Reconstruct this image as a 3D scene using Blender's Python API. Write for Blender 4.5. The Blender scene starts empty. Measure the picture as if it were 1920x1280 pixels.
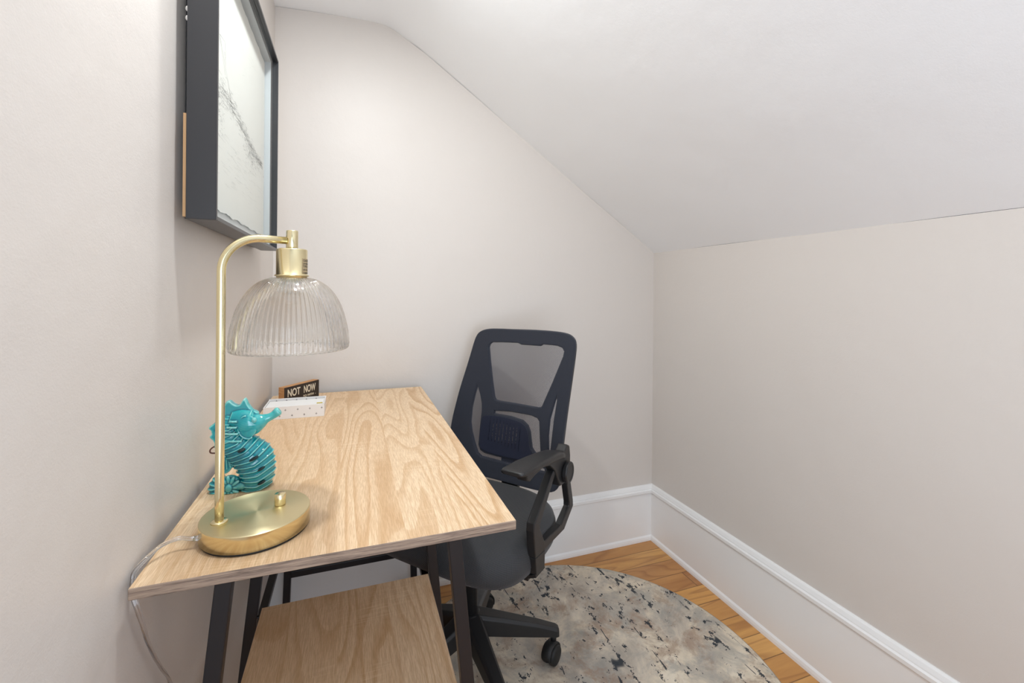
import bpy, bmesh, math, random
from mathutils import Vector, Matrix
R = math.radians
random.seed(7)
SC = bpy.context.scene
COL = SC.collection

# ------------------------------------------------------------------ camera
YAW, PIT, ROL = 0.34562, 0.000684, 0.008869
Fv = Vector((math.sin(YAW)*math.cos(PIT), math.cos(YAW)*math.cos(PIT), -math.sin(PIT)))
Rt = Vector((math.cos(YAW), -math.sin(YAW), 0)); Up = Rt.cross(Fv)
rr = Rt*math.cos(ROL)+Up*math.sin(ROL); uu = -Rt*math.sin(ROL)+Up*math.cos(ROL)
cd = bpy.data.cameras.new('camera'); cam = bpy.data.objects.new('camera', cd); COL.objects.link(cam)
m = Matrix.Identity(4)
for i in range(3):
    m[i][0] = rr[i]; m[i][1] = uu[i]; m[i][2] = -Fv[i]
m[0][3], m[1][3], m[2][3] = 0.24805, 0.0, 1.09288
cam.matrix_world = m
cd.sensor_width = 36; cd.lens = 830.09/1920*36; cd.shift_y = -(640-546.31)/1920
cd.clip_start = 0.02
SC.camera = cam
SC.view_settings.view_transform = 'Standard'; SC.view_settings.look = 'None'
SC.view_settings.gamma = 1; SC.view_settings.use_curve_mapping = False
SC.view_settings.exposure = -0.01
SC.cycles.max_bounces = 10; SC.cycles.diffuse_bounces = 6; SC.cycles.transparent_max_bounces = 16
SC.cycles.caustics_reflective = False; SC.cycles.sample_clamp_indirect = 4

# ------------------------------------------------------------------ light
w = bpy.data.worlds.new('world'); SC.world = w; w.use_nodes = True
bg = w.node_tree.nodes['Background']; bg.inputs[0].default_value = (0.93, 0.96, 1.0, 1); bg.inputs[1].default_value = 0.1
def area(name, loc, target, sx, sy, power, col):
    l = bpy.data.lights.new(name, 'AREA'); l.shape = 'RECTANGLE'; l.size = sx; l.size_y = sy; l.energy = power; l.color = col
    o = bpy.data.objects.new(name, l); COL.objects.link(o); o.location = loc
    o.rotation_euler = (Vector(target)-Vector(loc)).to_track_quat('-Z', 'Y').to_euler()
    return o
def downlight(name, x, y, e):
    l = bpy.data.lights.new(name, 'AREA'); l.shape = 'DISK'; l.size = 0.08; l.energy = e; l.color = (0.965, 1.0, 1.01)
    o = bpy.data.objects.new(name, l); COL.objects.link(o); o.location = (x, y, 2.02)
downlight('recessed_ceiling_light', 0.27, 0.98, 3.9)
downlight('recessed_ceiling_light', 0.29, 0.62, 6.0)
area('window_light', (0.40, -1.30, 1.00), (1.30, 1.0, 1.25), 0.8, 1.6, 9.4, (0.87, 1.0, 1.16))
area('bounce_fill_light', (0.50, -0.60, 0.85), (0.95, 0.6, 1.7), 0.9, 0.8, 7.8, (0.87, 1.0, 1.16))  # added uplight standing in for bounced light, brightens the ceiling

# ------------------------------------------------------------------ helpers
def tag(o, label=None, cat=None, group=None, kind=None):
    if label: o['label'] = label
    if cat: o['category'] = cat
    if group: o['group'] = group
    if kind: o['kind'] = kind
    return o
def empty(name, loc=(0, 0, 0), rz=0, **k):
    o = bpy.data.objects.new(name, None); COL.objects.link(o); o.location = loc; o.rotation_euler = (0, 0, rz)
    o.empty_display_size = 0.05
    return tag(o, **k)
def link(name, me, mats=None, parent=None, smooth=False, bevel=0, seg=2, loc=None, **k):
    o = bpy.data.objects.new(name, me); COL.objects.link(o)
    if mats:
        for mt in (mats if isinstance(mats, (list, tuple)) else [mats]): me.materials.append(mt)
    if parent: o.parent = parent
    if loc: o.location = loc
    if smooth:
        for p in me.polygons: p.use_smooth = True
    if bevel:
        b = o.modifiers.new('bevel', 'BEVEL'); b.width = bevel; b.segments = seg; b.limit_method = 'ANGLE'; b.angle_limit = R(35)
        b.harden_normals = False
    return tag(o, **k)
def fin(bm, name='m'):
    me = bpy.data.meshes.new(name); bmesh.ops.recalc_face_normals(bm, faces=bm.faces); bm.to_mesh(me); bm.free(); return me
def obj(name, bm, mats, parent=None, **k): return link(name, fin(bm, name), mats, parent, **k)
def box(bm, x0, y0, z0, x1, y1, z1, mi=0):
    v = [bm.verts.new(c) for c in ((x0,y0,z0),(x1,y0,z0),(x1,y1,z0),(x0,y1,z0),(x0,y0,z1),(x1,y0,z1),(x1,y1,z1),(x0,y1,z1))]
    for f in ((0,3,2,1),(4,5,6,7),(0,1,5,4),(1,2,6,5),(2,3,7,6),(3,0,4,7)):
        bm.faces.new([v[i] for i in f]).material_index = mi
def hexa(bm, a, b, mi=0):
    """prism between quad a (4 pts) and quad b (4 pts)"""
    va = [bm.verts.new(p) for p in a]; vb = [bm.verts.new(p) for p in b]; n = len(a)
    bm.faces.new(va[::-1]).material_index = mi; bm.faces.new(vb).material_index = mi
    for i in range(n): bm.faces.new((va[i], va[(i+1) % n], vb[(i+1) % n], vb[i])).material_index = mi
def lathe(bm, prof, c=(0, 0, 0), n=64, mi=0, cap=True, smooth=True):
    rings = []
    for r, z in prof:
        if r < 1e-6: rings.append([bm.verts.new((c[0], c[1], c[2]+z))])
        else: rings.append([bm.verts.new((c[0]+r*math.cos(2*math.pi*i/n), c[1]+r*math.sin(2*math.pi*i/n), c[2]+z)) for i in range(n)])
    for a, b in zip(rings, rings[1:]):
        for i in range(n):
            j = (i+1) % n
            if len(a) == 1 and len(b) == 1: continue
            if len(a) == 1: f = bm.faces.new((a[0], b[j], b[i]))
            elif len(b) == 1: f = bm.faces.new((a[i], a[j], b[0]))
            else: f = bm.faces.new((a[i], a[j], b[j], b[i]))
            f.material_index = mi; f.smooth = smooth
    if cap:
        for g in (rings[0], rings[-1]):
            if len(g) > 2: bm.faces.new(g).material_index = mi
def spline(pts, n):
    """Catmull-Rom through tuples of any length"""
    out = []; P = [pts[0]]+list(pts)+[pts[-1]]
    for i in range(1, len(P)-2):
        for k in range(n):
            t = k/n
            out.append(tuple(0.5*((2*b)+(-a+c)*t+(2*a-5*b+4*c-d)*t*t+(-a+3*b-3*c+d)*t**3) for a, b, c, d in zip(P[i-1], P[i], P[i+1], P[i+2])))
    out.append(tuple(pts[-1])); return out
def sweep(bm, pts, rad, n=16, mi=0, flat=1.0, upv=None, cap=True):
    """tube along pts; rad float or list; flat squeezes the second axis"""
    pts = [Vector(p) for p in pts]; rings = []
    prev = None
    for i, p in enumerate(pts):
        t = (pts[min(i+1, len(pts)-1)]-pts[max(i-1, 0)]).normalized()
        if upv is not None: a = Vector(upv)
        elif prev is not None: a = prev
        else: a = Vector((0, 0, 1)) if abs(t.z) < 0.9 else Vector((1, 0, 0))
        s = (a-t*a.dot(t)).normalized(); b = t.cross(s); prev = s
        r = rad[i] if isinstance(rad, (list, tuple)) else rad
        rings.append([bm.verts.new(p+s*(r*math.cos(2*math.pi*k/n))+b*(r*flat*math.sin(2*math.pi*k/n))) for k in range(n)])
    for a, b in zip(rings, rings[1:]):
        for k in range(n):
            f = bm.faces.new((a[k], a[(k+1) % n], b[(k+1) % n], b[k])); f.smooth = True; f.material_index = mi
    if cap: bm.faces.new(rings[0][::-1]).material_index = mi; bm.faces.new(rings[-1]).material_index = mi
def ellipsoid(bm, c, r, rot=None, u=24, v=16, mi=0):
    res = bmesh.ops.create_uvsphere(bm, u_segments=u, v_segments=v, radius=1)
    M = Matrix.Translation(c) @ (rot.to_4x4() if rot else Matrix.Identity(4)) @ Matrix.Diagonal((r[0], r[1], r[2], 1))
    bmesh.ops.transform(bm, matrix=M, verts=res['verts'])
    for vv in res['verts']:
        for f in vv.link_faces: f.material_index = mi; f.smooth = True
def curve_mesh(polys, depth, bevel=0.0, res=1):
    """filled 2D curve (outer polygon + holes) with thickness, as a mesh in the XY plane"""
    cu = bpy.data.curves.new('tmp', 'CURVE'); cu.dimensions = '2D'; cu.fill_mode = 'BOTH'; cu.extrude = depth/2; cu.bevel_depth = bevel; cu.bevel_resolution = res
    for pl in polys:
        s = cu.splines.new('POLY'); s.points.add(len(pl)-1); s.use_cyclic_u = True
        for q, p in zip(s.points, pl): q.co = (p[0], p[1], 0, 1)
    o = bpy.data.objects.new('tmp', cu); COL.objects.link(o)
    dg = bpy.context.evaluated_depsgraph_get(); me = bpy.data.meshes.new_from_object(o.evaluated_get(dg))
    bpy.data.objects.remove(o); bpy.data.curves.remove(cu); me.materials.clear(); return me
def text_mesh(body, size, extrude=0.0003, space=1.0):
    cu = bpy.data.curves.new('tmp', 'FONT'); cu.body = body; cu.size = size; cu.extrude = extrude; cu.space_character = space; cu.offset = size*0.018
    o = bpy.data.objects.new('tmp', cu); COL.objects.link(o)
    dg = bpy.context.evaluated_depsgraph_get(); me = bpy.data.meshes.new_from_object(o.evaluated_get(dg))
    bpy.data.objects.remove(o); bpy.data.curves.remove(cu); me.materials.clear(); return me
def bez(pts, n=6, closed=True):
    if not closed: return spline(pts, n)
    P = list(pts); N = len(P); out = []
    for i in range(N):
        a, b, c, d = P[i-1], P[i], P[(i+1) % N], P[(i+2) % N]
        for k in range(n):
            t = k/n
            out.append(tuple(0.5*((2*q)+(-p+r)*t+(2*p-5*q+4*r-s)*t*t+(-p+3*q-3*r+s)*t**3) for p, q, r, s in zip(a, b, c, d)))
    return out

# ------------------------------------------------------------------ materials
def srgb(h):
    h = h.lstrip('#'); c = [int(h[i:i+2], 16)/255 for i in (0, 2, 4)]
    return tuple((x/12.92 if x <= 0.04045 else ((x+0.055)/1.055)**2.4) for x in c)+(1,)
class NT:
    def __init__(s, name):
        s.m = bpy.data.materials.new(name); s.m.use_nodes = True; s.t = s.m.node_tree; s.b = s.t.nodes['Principled BSDF']; s.out = s.t.nodes['Material Output']
    def n(s, typ, ins=None, **props):
        nd = s.t.nodes.new(typ)
        for k, v in props.items(): setattr(nd, k, v)
        for k, v in (ins or {}).items():
            s.set(nd.inputs[k], v)
        return nd
    def set(s, sock, v):
        if isinstance(v, bpy.types.NodeSocket): s.t.links.new(v, sock)
        elif isinstance(v, bpy.types.Node): s.t.links.new(v.outputs[0], sock)
        else: sock.default_value = v
    def math(s, op, a, b=0.0, c=0.0, clamp=False):
        nd = s.t.nodes.new('ShaderNodeMath'); nd.operation = op; nd.use_clamp = clamp
        s.set(nd.inputs[0], a); s.set(nd.inputs[1], b); s.set(nd.inputs[2], c); return nd.outputs[0]
    def mix(s, f, a, b, blend='MIX'):
        nd = s.t.nodes.new('ShaderNodeMix'); nd.data_type = 'RGBA'; nd.blend_type = blend
        s.set(nd.inputs[0], f); s.set(nd.inputs[6], a); s.set(nd.inputs[7], b); return nd.outputs[2]
    def ramp(s, f, stops, interp='LINEAR'):
        nd = s.t.nodes.new('ShaderNodeValToRGB'); nd.color_ramp.interpolation = interp; cr = nd.color_ramp
        while len(cr.elements) < len(stops): cr.elements.new(0.5)
        for e, (p, c) in zip(cr.elements, stops): e.position = p; e.color = c if len(c) == 4 else tuple(c)+(1,)
        s.set(nd.inputs[0], f); return nd.outputs[0]
    def coords(s, kind='Object', scale=(1, 1, 1), loc=(0, 0, 0), rot=(0, 0, 0)):
        tc = s.t.nodes.new('ShaderNodeTexCoord'); mp = s.n('ShaderNodeMapping', {0: tc.outputs[kind], 1: loc, 2: rot, 3: scale}); return mp.outputs[0]
    def noise(s, vec, scale, detail=2, rough=0.5, dist=0.0, out=0):
        return s.n('ShaderNodeTexNoise', {'Vector': vec, 'Scale': scale, 'Detail': detail, 'Roughness': rough, 'Distortion': dist}).outputs[out]
    def bump(s, h, strength=0.2, dist=0.001):
        s.set(s.b.inputs['Normal'], s.n('ShaderNodeBump', {'Height': h, 'Strength': strength, 'Distance': dist}).outputs[0])
def W1(v): return (v, v, v, 1)
def simple(name, col, rough=0.5, metal=0.0, bump=None, **ins):
    t = NT(name); t.b.inputs['Base Color'].default_value = col if len(col) == 4 else tuple(col)+(1,)
    t.b.inputs['Roughness'].default_value = rough; t.b.inputs['Metallic'].default_value = metal
    for k, v in ins.items(): t.b.inputs[k.replace('_', ' ')].default_value = v
    if bump: t.bump(t.noise(t.coords(), bump[0], 3), bump[1], bump[2])
    return t.m
def paint(name, col, rough=0.45, b=0.25, spots=True):
    t = NT(name); c = t.coords()
    big = t.noise(c, 2.2, 3, 0.6)
    t.set(t.b.inputs['Base Color'], t.mix(t.math('MULTIPLY', big, 0.10), col, tuple(x*0.86 for x in col[:3])+(1,)))
    t.b.inputs['Roughness'].default_value = rough
    fine = t.noise(c, 420, 2, 0.6); mid = t.noise(c, 24, 4, 0.55); wob = t.noise(c, 4.5, 2)
    h = t.math('ADD', t.math('MULTIPLY', fine, 0.00035), t.math('ADD', t.math('MULTIPLY', mid, 0.0016), t.math('MULTIPLY', wob, 0.008)))
    t.bump(h, b, 1.0); t.b.inputs['Specular IOR Level'].default_value = 0.35
    return t.m
M = {}
M['wall'] = paint('beige_wall_paint', (0.700, 0.655, 0.613, 1), 0.42, 0.5)
M['ceil'] = paint('grey_white_ceiling_paint', (0.930, 0.945, 0.960, 1), 0.5, 0.5)
M['trim'] = paint('white_trim_gloss', (0.89, 0.89, 0.885, 1), 0.3, 0.15)
def floor_mat():
    t = NT('pine_floorboards'); c = t.coords(); sp = t.n('ShaderNodeSeparateXYZ', {0: c})
    PW = 0.083
    yy = t.math('DIVIDE', t.math('ADD', sp.outputs[1], 0.012), PW); row = t.math('FLOOR', yy); fr = t.math('FRACT', yy)
    rn = t.n('ShaderNodeTexWhiteNoise', {'W': row}, noise_dimensions='1D').outputs[0]
    xs = t.math('ADD', sp.outputs[0], t.math('MULTIPLY', rn, 1.7)); xc = t.math('FLOOR', t.math('DIVIDE', xs, 1.1))
    xf = t.math('FRACT', t.math('DIVIDE', xs, 1.1))
    rn2 = t.n('ShaderNodeTexWhiteNoise', {'W': t.math('ADD', t.math('MULTIPLY', row, 7.3), xc)}, noise_dimensions='1D').outputs[0]
    v = t.n('ShaderNodeCombineXYZ', {0: t.math('MULTIPLY', sp.outputs[0], 1.6), 1: t.math('MULTIPLY', sp.outputs[1], 14), 2: t.math('MULTIPLY', rn2, 40)}).outputs[0]
    g = t.noise(v, 1.3, 4, 0.6, 0.5); lines = t.math('FRACT', t.math('MULTIPLY', t.noise(v, 0.7, 1, 0.4), 9))
    base = t.ramp(rn2, [(0, srgb('#c08a50')), (0.3, srgb('#e0a85e')), (0.6, srgb('#b98350')), (1, srgb('#eab468'))])
    col = t.mix(t.math('MULTIPLY', t.ramp(g, [(0.3, W1(0)), (0.75, W1(1))]), 0.75), base, srgb('#9a6030'))
    col = t.mix(t.math('MULTIPLY', t.ramp(lines, [(0.0, W1(1)), (0.25, W1(0)), (0.9, W1(0)), (1, W1(1))]), 0.45), col, srgb('#8a5228'))
    kn = t.n('ShaderNodeTexVoronoi', {'Vector': t.n('ShaderNodeCombineXYZ', {0: t.math('MULTIPLY', sp.outputs[0], 2.5), 1: t.math('MULTIPLY', sp.outputs[1], 9), 2: rn}).outputs[0], 'Scale': 1.0}).outputs[0]
    col = t.mix(t.ramp(kn, [(0.05, W1(0.85)), (0.13, W1(0))]), col, srgb('#4a2812'))
    seam = t.math('MAXIMUM', t.math('GREATER_THAN', t.math('ABSOLUTE', t.math('SUBTRACT', fr, 0.5)), 0.482), t.math('LESS_THAN', xf, 0.003))
    col = t.mix(t.math('MULTIPLY', seam, 0.6), col, srgb('#3a200f'))
    t.set(t.b.inputs['Base Color'], col); t.b.inputs['Roughness'].default_value = 0.33
    t.bump(t.math('SUBTRACT', t.math('MULTIPLY', g, 0.2), seam), 0.5, 0.0015)
    return t.m
M['floor'] = floor_mat()
def oak(name, dark=0.0):
    t = NT(name); c = t.coords(); sp = t.n('ShaderNodeSeparateXYZ', {0: c}); X, Y, Z = sp.outputs
    # staves run along Y
    wob = t.math('MULTIPLY', t.math('SUBTRACT', t.noise(c, 1.3, 1), 0.5), 0.0)
    st = t.math('DIVIDE', t.math('ADD', t.math('ADD', X, wob), 0.017), 0.094); row = t.math('FLOOR', st)
    rn = t.n('ShaderNodeTexWhiteNoise', {'W': row}, noise_dimensions='1D').outputs[0]
    rn2 = t.n('ShaderNodeTexWhiteNoise', {'W': t.math('ADD', row, 31.7)}, noise_dimensions='1D').outputs[0]
    v = t.n('ShaderNodeCombineXYZ', {0: t.math('MULTIPLY', X, 9.5), 1: t.math('MULTIPLY', Y, 1.25), 2: t.math('ADD', t.math('MULTIPLY', rn, 61), t.math('MULTIPLY', Z, 2))}).outputs[0]
    n1 = t.noise(v, 1.0, 1.2, 0.35, 0.15)
    wav = t.noise(t.n('ShaderNodeCombineXYZ', {0: t.math('MULTIPLY', X, 60), 1: t.math('MULTIPLY', Y, 22), 2: rn}).outputs[0], 1, 2)
    ph = t.math('FRACT', t.math('MULTIPLY', t.math('ADD', n1, t.math('MULTIPLY', wav, 0.016)), 15))
    line = t.ramp(ph, [(0, W1(0.0)), (0.55, W1(0.12)), (0.86, W1(0.95)), (0.97, W1(0.7)), (1.0, W1(0.0))])
    fib = t.noise(t.n('ShaderNodeCombineXYZ', {0: t.math('MULTIPLY', X, 900), 1: t.math('MULTIPLY', Y, 45), 2: Z}).outputs[0], 1, 2, 0.6)
    fib2 = t.noise(t.n('ShaderNodeCombineXYZ', {0: t.math('MULTIPLY', X, 260), 1: t.math('MULTIPLY', Y, 14), 2: rn}).outputs[0], 1, 3, 0.65)
    saw = t.noise(t.n('ShaderNodeCombineXYZ', {0: t.math('MULTIPLY', X, 12), 1: t.math('MULTIPLY', Y, 330), 2: rn}).outputs[0], 1, 2, 0.5)
    sawm = t.ramp(t.noise(c, 7, 2), [(0.5, W1(0)), (0.68, W1(1))])
    base = t.ramp(rn2, [(0, srgb('#eed6b6')), (0.5, srgb('#e9cdaa')), (1, srgb('#e0c09b'))])
    col = t.mix(t.math('MULTIPLY', line, t.math('MULTIPLY_ADD', rn, 0.40, 0.48)), base, srgb('#c39a6d'))
    col = t.mix(t.math('MULTIPLY', t.ramp(fib, [(0.42, W1(1)), (0.58, W1(0))]), 0.36), col, srgb('#ab8257'))
    col = t.mix(t.math('MULTIPLY', t.ramp(fib2, [(0.38, W1(1)), (0.56, W1(0))]), 0.27), col, srgb('#cba678'))
    col = t.mix(t.math('MULTIPLY', t.math('MULTIPLY', t.ramp(saw, [(0.5, W1(0)), (0.7, W1(1))]), sawm), 0.35), col, srgb('#fbe6c4'))
    t.set(t.b.inputs['Base Color'], col); t.b.inputs['Roughness'].default_value = 0.40; t.b.inputs['Specular IOR Level'].default_value = 0.35
    t.bump(t.math('ADD', t.math('MULTIPLY', fib, 0.5), t.math('MULTIPLY', line, 0.3)), 0.25, 0.0004)
    return t.m
M['oak'] = oak('light_oak_laminate')
def edge_mat():
    t = NT('grey_oak_edge_band'); c = t.coords(scale=(26, 26, 560))
    a = t.noise(c, 1, 3, 0.65, 0.3); b = t.noise(t.coords(scale=(5, 5, 260)), 1, 2)
    col = t.ramp(t.math('ADD', t.math('MULTIPLY', a, 0.6), t.math('MULTIPLY', b, 0.4)), [(0.38, srgb('#5f4f44')), (0.48, srgb('#8c7869')), (0.62, srgb('#a8937f'))])
    t.set(t.b.inputs['Base Color'], col); t.b.inputs['Roughness'].default_value = 0.5; return t.m
M['edge'] = edge_mat()
M['blackmetal'] = simple('satin_black_powder_coat', (0.010, 0.010, 0.013, 1), 0.40, 0.0, (900, 0.05, 0.0003))
M['plastic'] = simple('black_moulded_plastic', (0.016, 0.016, 0.017, 1), 0.42, 0, (1500, 0.06, 0.0003))
M['rubber'] = simple('black_rubber', (0.012, 0.012, 0.012, 1), 0.6)
def brass(name, radial=False):
    t = NT(name); c = t.coords()
    t.b.inputs['Metallic'].default_value = 1; t.b.inputs['Base Color'].default_value = (0.82, 0.715, 0.44, 1)
    t.b.inputs['Roughness'].default_value = 0.22
    if radial:
        t.b.inputs['Roughness'].default_value = 0.40; t.b.inputs['Anisotropic'].default_value = 0.9; t.b.inputs['Anisotropic Rotation'].default_value = 0.25
        tg = t.n('ShaderNodeTangent', direction_type='RADIAL', axis='Z'); t.set(t.b.inputs['Tangent'], tg.outputs[0])
    else:
        t.b.inputs['Anisotropic'].default_value = 0.4
    return t.m
M['brass'] = brass('brushed_brass'); M['brassr'] = brass('radial_brushed_brass', True)
def mixglass(name, tint, ior, gfac, rough=0.0):
    t = NT(name); t.t.nodes.remove(t.b)
    g = t.n('ShaderNodeBsdfGlass', {'Color': tint, 'IOR': ior, 'Roughness': rough}); tr = t.n('ShaderNodeBsdfTransparent', {'Color': tint})
    mx = t.n('ShaderNodeMixShader', {0: gfac, 1: tr.outputs[0], 2: g.outputs[0]}); t.t.links.new(mx.outputs[0], t.out.inputs[0]); return t.m
M['dome'] = mixglass('ribbed_clear_glass', (0.975, 0.97, 0.96, 1), 1.47, 0.78)
M['cord'] = mixglass('clear_pvc_cord', (0.985, 0.99, 1.0, 1), 1.5, 0.85, 0.05)
def pane_mat():
    t = NT('picture_glass'); t.t.nodes.remove(t.b)
    tr = t.n('ShaderNodeBsdfTransparent', {'Color': (0.97, 0.98, 0.975, 1)}); gl = t.n('ShaderNodeBsdfGlossy', {'Color': (1, 1, 1, 1), 'Roughness': 0.02})
    fr = t.n('ShaderNodeFresnel', {'IOR': 1.25}); ge = t.n('ShaderNodeNewGeometry'); mx = t.n('ShaderNodeMixShader', {0: t.math('MULTIPLY', t.math('MULTIPLY', fr.outputs[0], 0.35), t.math('SUBTRACT', 1.0, ge.outputs['Backfacing'])), 1: tr.outputs[0], 2: gl.outputs[0]})
    t.t.links.new(mx.outputs[0], t.out.inputs[0]); return t.m
M['pane'] = pane_mat()
def fabric(name, col, col2, pitch, bumpd=0.0006, rough=0.8, axes=(1, 2), kind='Object'):
    t = NT(name); c = t.coords(kind); sp = t.n('ShaderNodeSeparateXYZ', {0: c}); a, b = sp.outputs[axes[0]], sp.outputs[axes[1]]
    k = 2*math.pi/pitch
    row = t.math('FLOOR', t.math('DIVIDE', b, pitch*0.5))
    off = t.math('MULTIPLY', t.math('MODULO', t.math('ABSOLUTE', row), 2.0), math.pi)
    s = t.math('MULTIPLY', t.math('SINE', t.math('ADD', t.math('MULTIPLY', a, k), off)), t.math('ABSOLUTE', t.math('SINE', t.math('MULTIPLY', b, k))))
    s01 = t.math('MULTIPLY_ADD', s, 0.5, 0.5)
    t.set(t.b.inputs['Base Color'], t.mix(s01, col, col2)); t.b.inputs['Roughness'].default_value = rough
    t.b.inputs['Sheen Weight'].default_value = 0.15
    t.bump(s01, 0.8, bumpd); return t.m
M['seat'] = fabric('charcoal_mesh_seat_fabric', (0.011, 0.012, 0.014, 1), (0.050, 0.052, 0.057, 1), 0.0050, axes=(0, 1), kind='UV')
M['backframe'] = fabric('navy_fabric_over_frame', (0.008, 0.010, 0.018, 1), (0.022, 0.027, 0.044, 1), 0.0032)
def mesh_mat():
    t = NT('navy_open_mesh'); c = t.coords(); sp = t.n('ShaderNodeSeparateXYZ', {0: c}); a, b = sp.outputs[1], sp.outputs[2]
    p = 0.0034; k = 2*math.pi/p
    u = t.math('MULTIPLY', t.math('ADD', a, b), k*0.7); v = t.math('MULTIPLY', t.math('SUBTRACT', a, b), k*0.7)
    s = t.math('MULTIPLY', t.math('SINE', u), t.math('SINE', v))
    hole = t.math('GREATER_THAN', t.math('ABSOLUTE', s), 0.40)
    t.b.inputs['Base Color'].default_value = (0.040, 0.046, 0.070, 1); t.b.inputs['Roughness'].default_value = 0.7
    tr = t.n('ShaderNodeBsdfTransparent'); mx = t.n('ShaderNodeMixShader', {0: t.math('MULTIPLY', hole, 0.93), 1: t.b.outputs[0], 2: tr.outputs[0]})
    t.t.links.new(mx.outputs[0], t.out.inputs[0]); return t.m
M['mesh'] = mesh_mat()
def pad_mat():
    t = NT('perforated_lumbar_plastic'); c = t.coords(); sp = t.n('ShaderNodeSeparateXYZ', {0: c}); a, b = sp.outputs[1], sp.outputs[2]
    bb = t.math('ADD', b, t.math('MULTIPLY', a, 0.15))
    cx = t.math('LESS_THAN', t.math('ABSOLUTE', t.math('SUBTRACT', t.math('FRACT', t.math('DIVIDE', a, 0.0128)), 0.5)), 0.10)
    rw = t.math('GREATER_THAN', t.noise(t.n('ShaderNodeCombineXYZ', {0: t.math('FLOOR', t.math('DIVIDE', a, 0.0128)), 1: t.math('MULTIPLY', b, 190), 2: 0.0}).outputs[0], 1, 1), 0.46)
    rg = t.math('MULTIPLY', t.math('LESS_THAN', t.math('ABSOLUTE', t.math('SUBTRACT', a, -0.012)), 0.060), t.math('LESS_THAN', t.math('ABSOLUTE', t.math('SUBTRACT', bb, 0.622)), 0.037))
    hole = t.math('MULTIPLY', t.math('MULTIPLY', cx, rw), rg)
    t.b.inputs['Base Color'].default_value = (0.013, 0.017, 0.036, 1); t.b.inputs['Roughness'].default_value = 0.55
    tr = t.n('ShaderNodeBsdfTransparent'); mx = t.n('ShaderNodeMixShader', {0: t.math('MULTIPLY', hole, 0.95), 1: t.b.outputs[0], 2: tr.outputs[0]})
    t.t.links.new(mx.outputs[0], t.out.inputs[0]); return t.m
M['pad'] = pad_mat()
def rug_mat():
    t = NT('abstract_woven_rug'); c = t.coords()
    tan = t.noise(t.coords(scale=(1, 0.8, 1)), 6, 6, 0.68, 0.6); gr = t.noise(t.coords(loc=(3, 1, 0)), 7, 6, 0.70, 0.6); br = t.noise(t.coords(loc=(8, 5, 0)), 9, 7, 0.74, 0.4)
    col = t.ramp(tan, [(0.36, srgb('#b9afa3')), (0.47, srgb('#d3c8b9')), (0.56, srgb('#e6d9c4')), (0.66, srgb('#f0e5d2'))])
    col = t.mix(t.math('MULTIPLY', t.ramp(gr, [(0.47, W1(0)), (0.60, W1(1))]), 0.60), col, srgb('#a09f9b'))
    col = t.mix(t.math('MULTIPLY', t.ramp(br, [(0.50, W1(0)), (0.62, W1(1))]), 0.70), col, srgb('#a98f7b'))
    # dark blue-black flecks strung along streaks that run along Y
    sv = t.coords(scale=(1, 0.16, 1), rot=(0, 0, R(-6)))
    st = t.noise(sv, 8.5, 2, 0.5, 0.25)
    ridge = t.math('ABSOLUTE', t.math('SUBTRACT', st, 0.5))
    thin = t.ramp(ridge, [(0.0, W1(1)), (0.007, W1(1)), (0.012, W1(0))])
    wide = t.ramp(ridge, [(0.0, W1(1)), (0.12, W1(0))])
    brk = t.noise(t.coords(scale=(1.5, 0.8, 1), loc=(2, 9, 0)), 22, 4, 0.7)
    fle = t.noise(t.coords(scale=(1.3, 0.9, 1), loc=(5, 2, 0)), 34, 4, 0.72)
    zone = t.ramp(t.noise(t.coords(loc=(7, 3, 0)), 3.0, 2), [(0.42, W1(0)), (0.60, W1(1))])
    d1 = t.math('MULTIPLY', thin, t.ramp(brk, [(0.52, W1(0)), (0.54, W1(1))]))
    d2 = t.ramp(t.math('ADD', fle, t.math('MULTIPLY', wide, 0.085)), [(0.648, W1(0)), (0.664, W1(1))])
    d3 = t.math('MULTIPLY', t.ramp(fle, [(0.635, W1(0)), (0.65, W1(1))]), zone)
    dk = t.math('MAXIMUM', t.math('MAXIMUM', d1, d2), d3)
    col = t.mix(t.math('MULTIPLY', dk, 0.93), col, srgb('#2f3842'))
    pile = t.noise(c, 700, 2, 0.7); col = t.mix(t.math('MULTIPLY', pile, 0.18), col, t.mix(1.0, col, W1(0.55), 'MULTIPLY'))
    t.set(t.b.inputs['Base Color'], col); t.b.inputs['Roughness'].default_value = 0.95; t.b.inputs['Specular IOR Level'].default_value = 0.1
    t.bump(pile, 0.7, 0.002); return t.m
M['rug'] = rug_mat()
M['rugedge'] = simple('rug_binding', srgb('#a8a096'), 0.9)
def glaze():
    t = NT('turquoise_ceramic_glaze'); g = t.n('ShaderNodeNewGeometry')
    n = t.noise(t.coords(), 22, 3, 0.5)
    e = t.math('ADD', t.math('MULTIPLY', g.outputs['Pointiness'], 1.0), t.math('MULTIPLY', t.math('SUBTRACT', n, 0.5), 0.06))
    col = t.ramp(e, [(0.470, srgb('#005f6d')), (0.492, srgb('#02808c')), (0.502, srgb('#089aa0')), (0.514, srgb('#4fb3af')), (0.535, srgb('#8ccdc5'))])
    t.set(t.b.inputs['Base Color'], col); t.b.inputs['Roughness'].default_value = 0.10
    t.b.inputs['Coat Weight'].default_value = 0.5; t.b.inputs['Coat Roughness'].default_value = 0.03
    return t.m
M['glaze'] = glaze()
M['eyeglaze'] = simple('pale_turquoise_glaze', srgb('#7fc4bf'), 0.12)
M['holeshade'] = simple('painted_hole_shade', (0.004, 0.02, 0.022, 1), 0.6)  # near-black colour paints the shade inside the seahorse's holes
M['twine'] = simple('brown_leather_cord', srgb('#5a3222'), 0.6)
M['frame'] = simple('satin_black_frame', (0.030, 0.030, 0.033, 1), 0.32)
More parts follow.
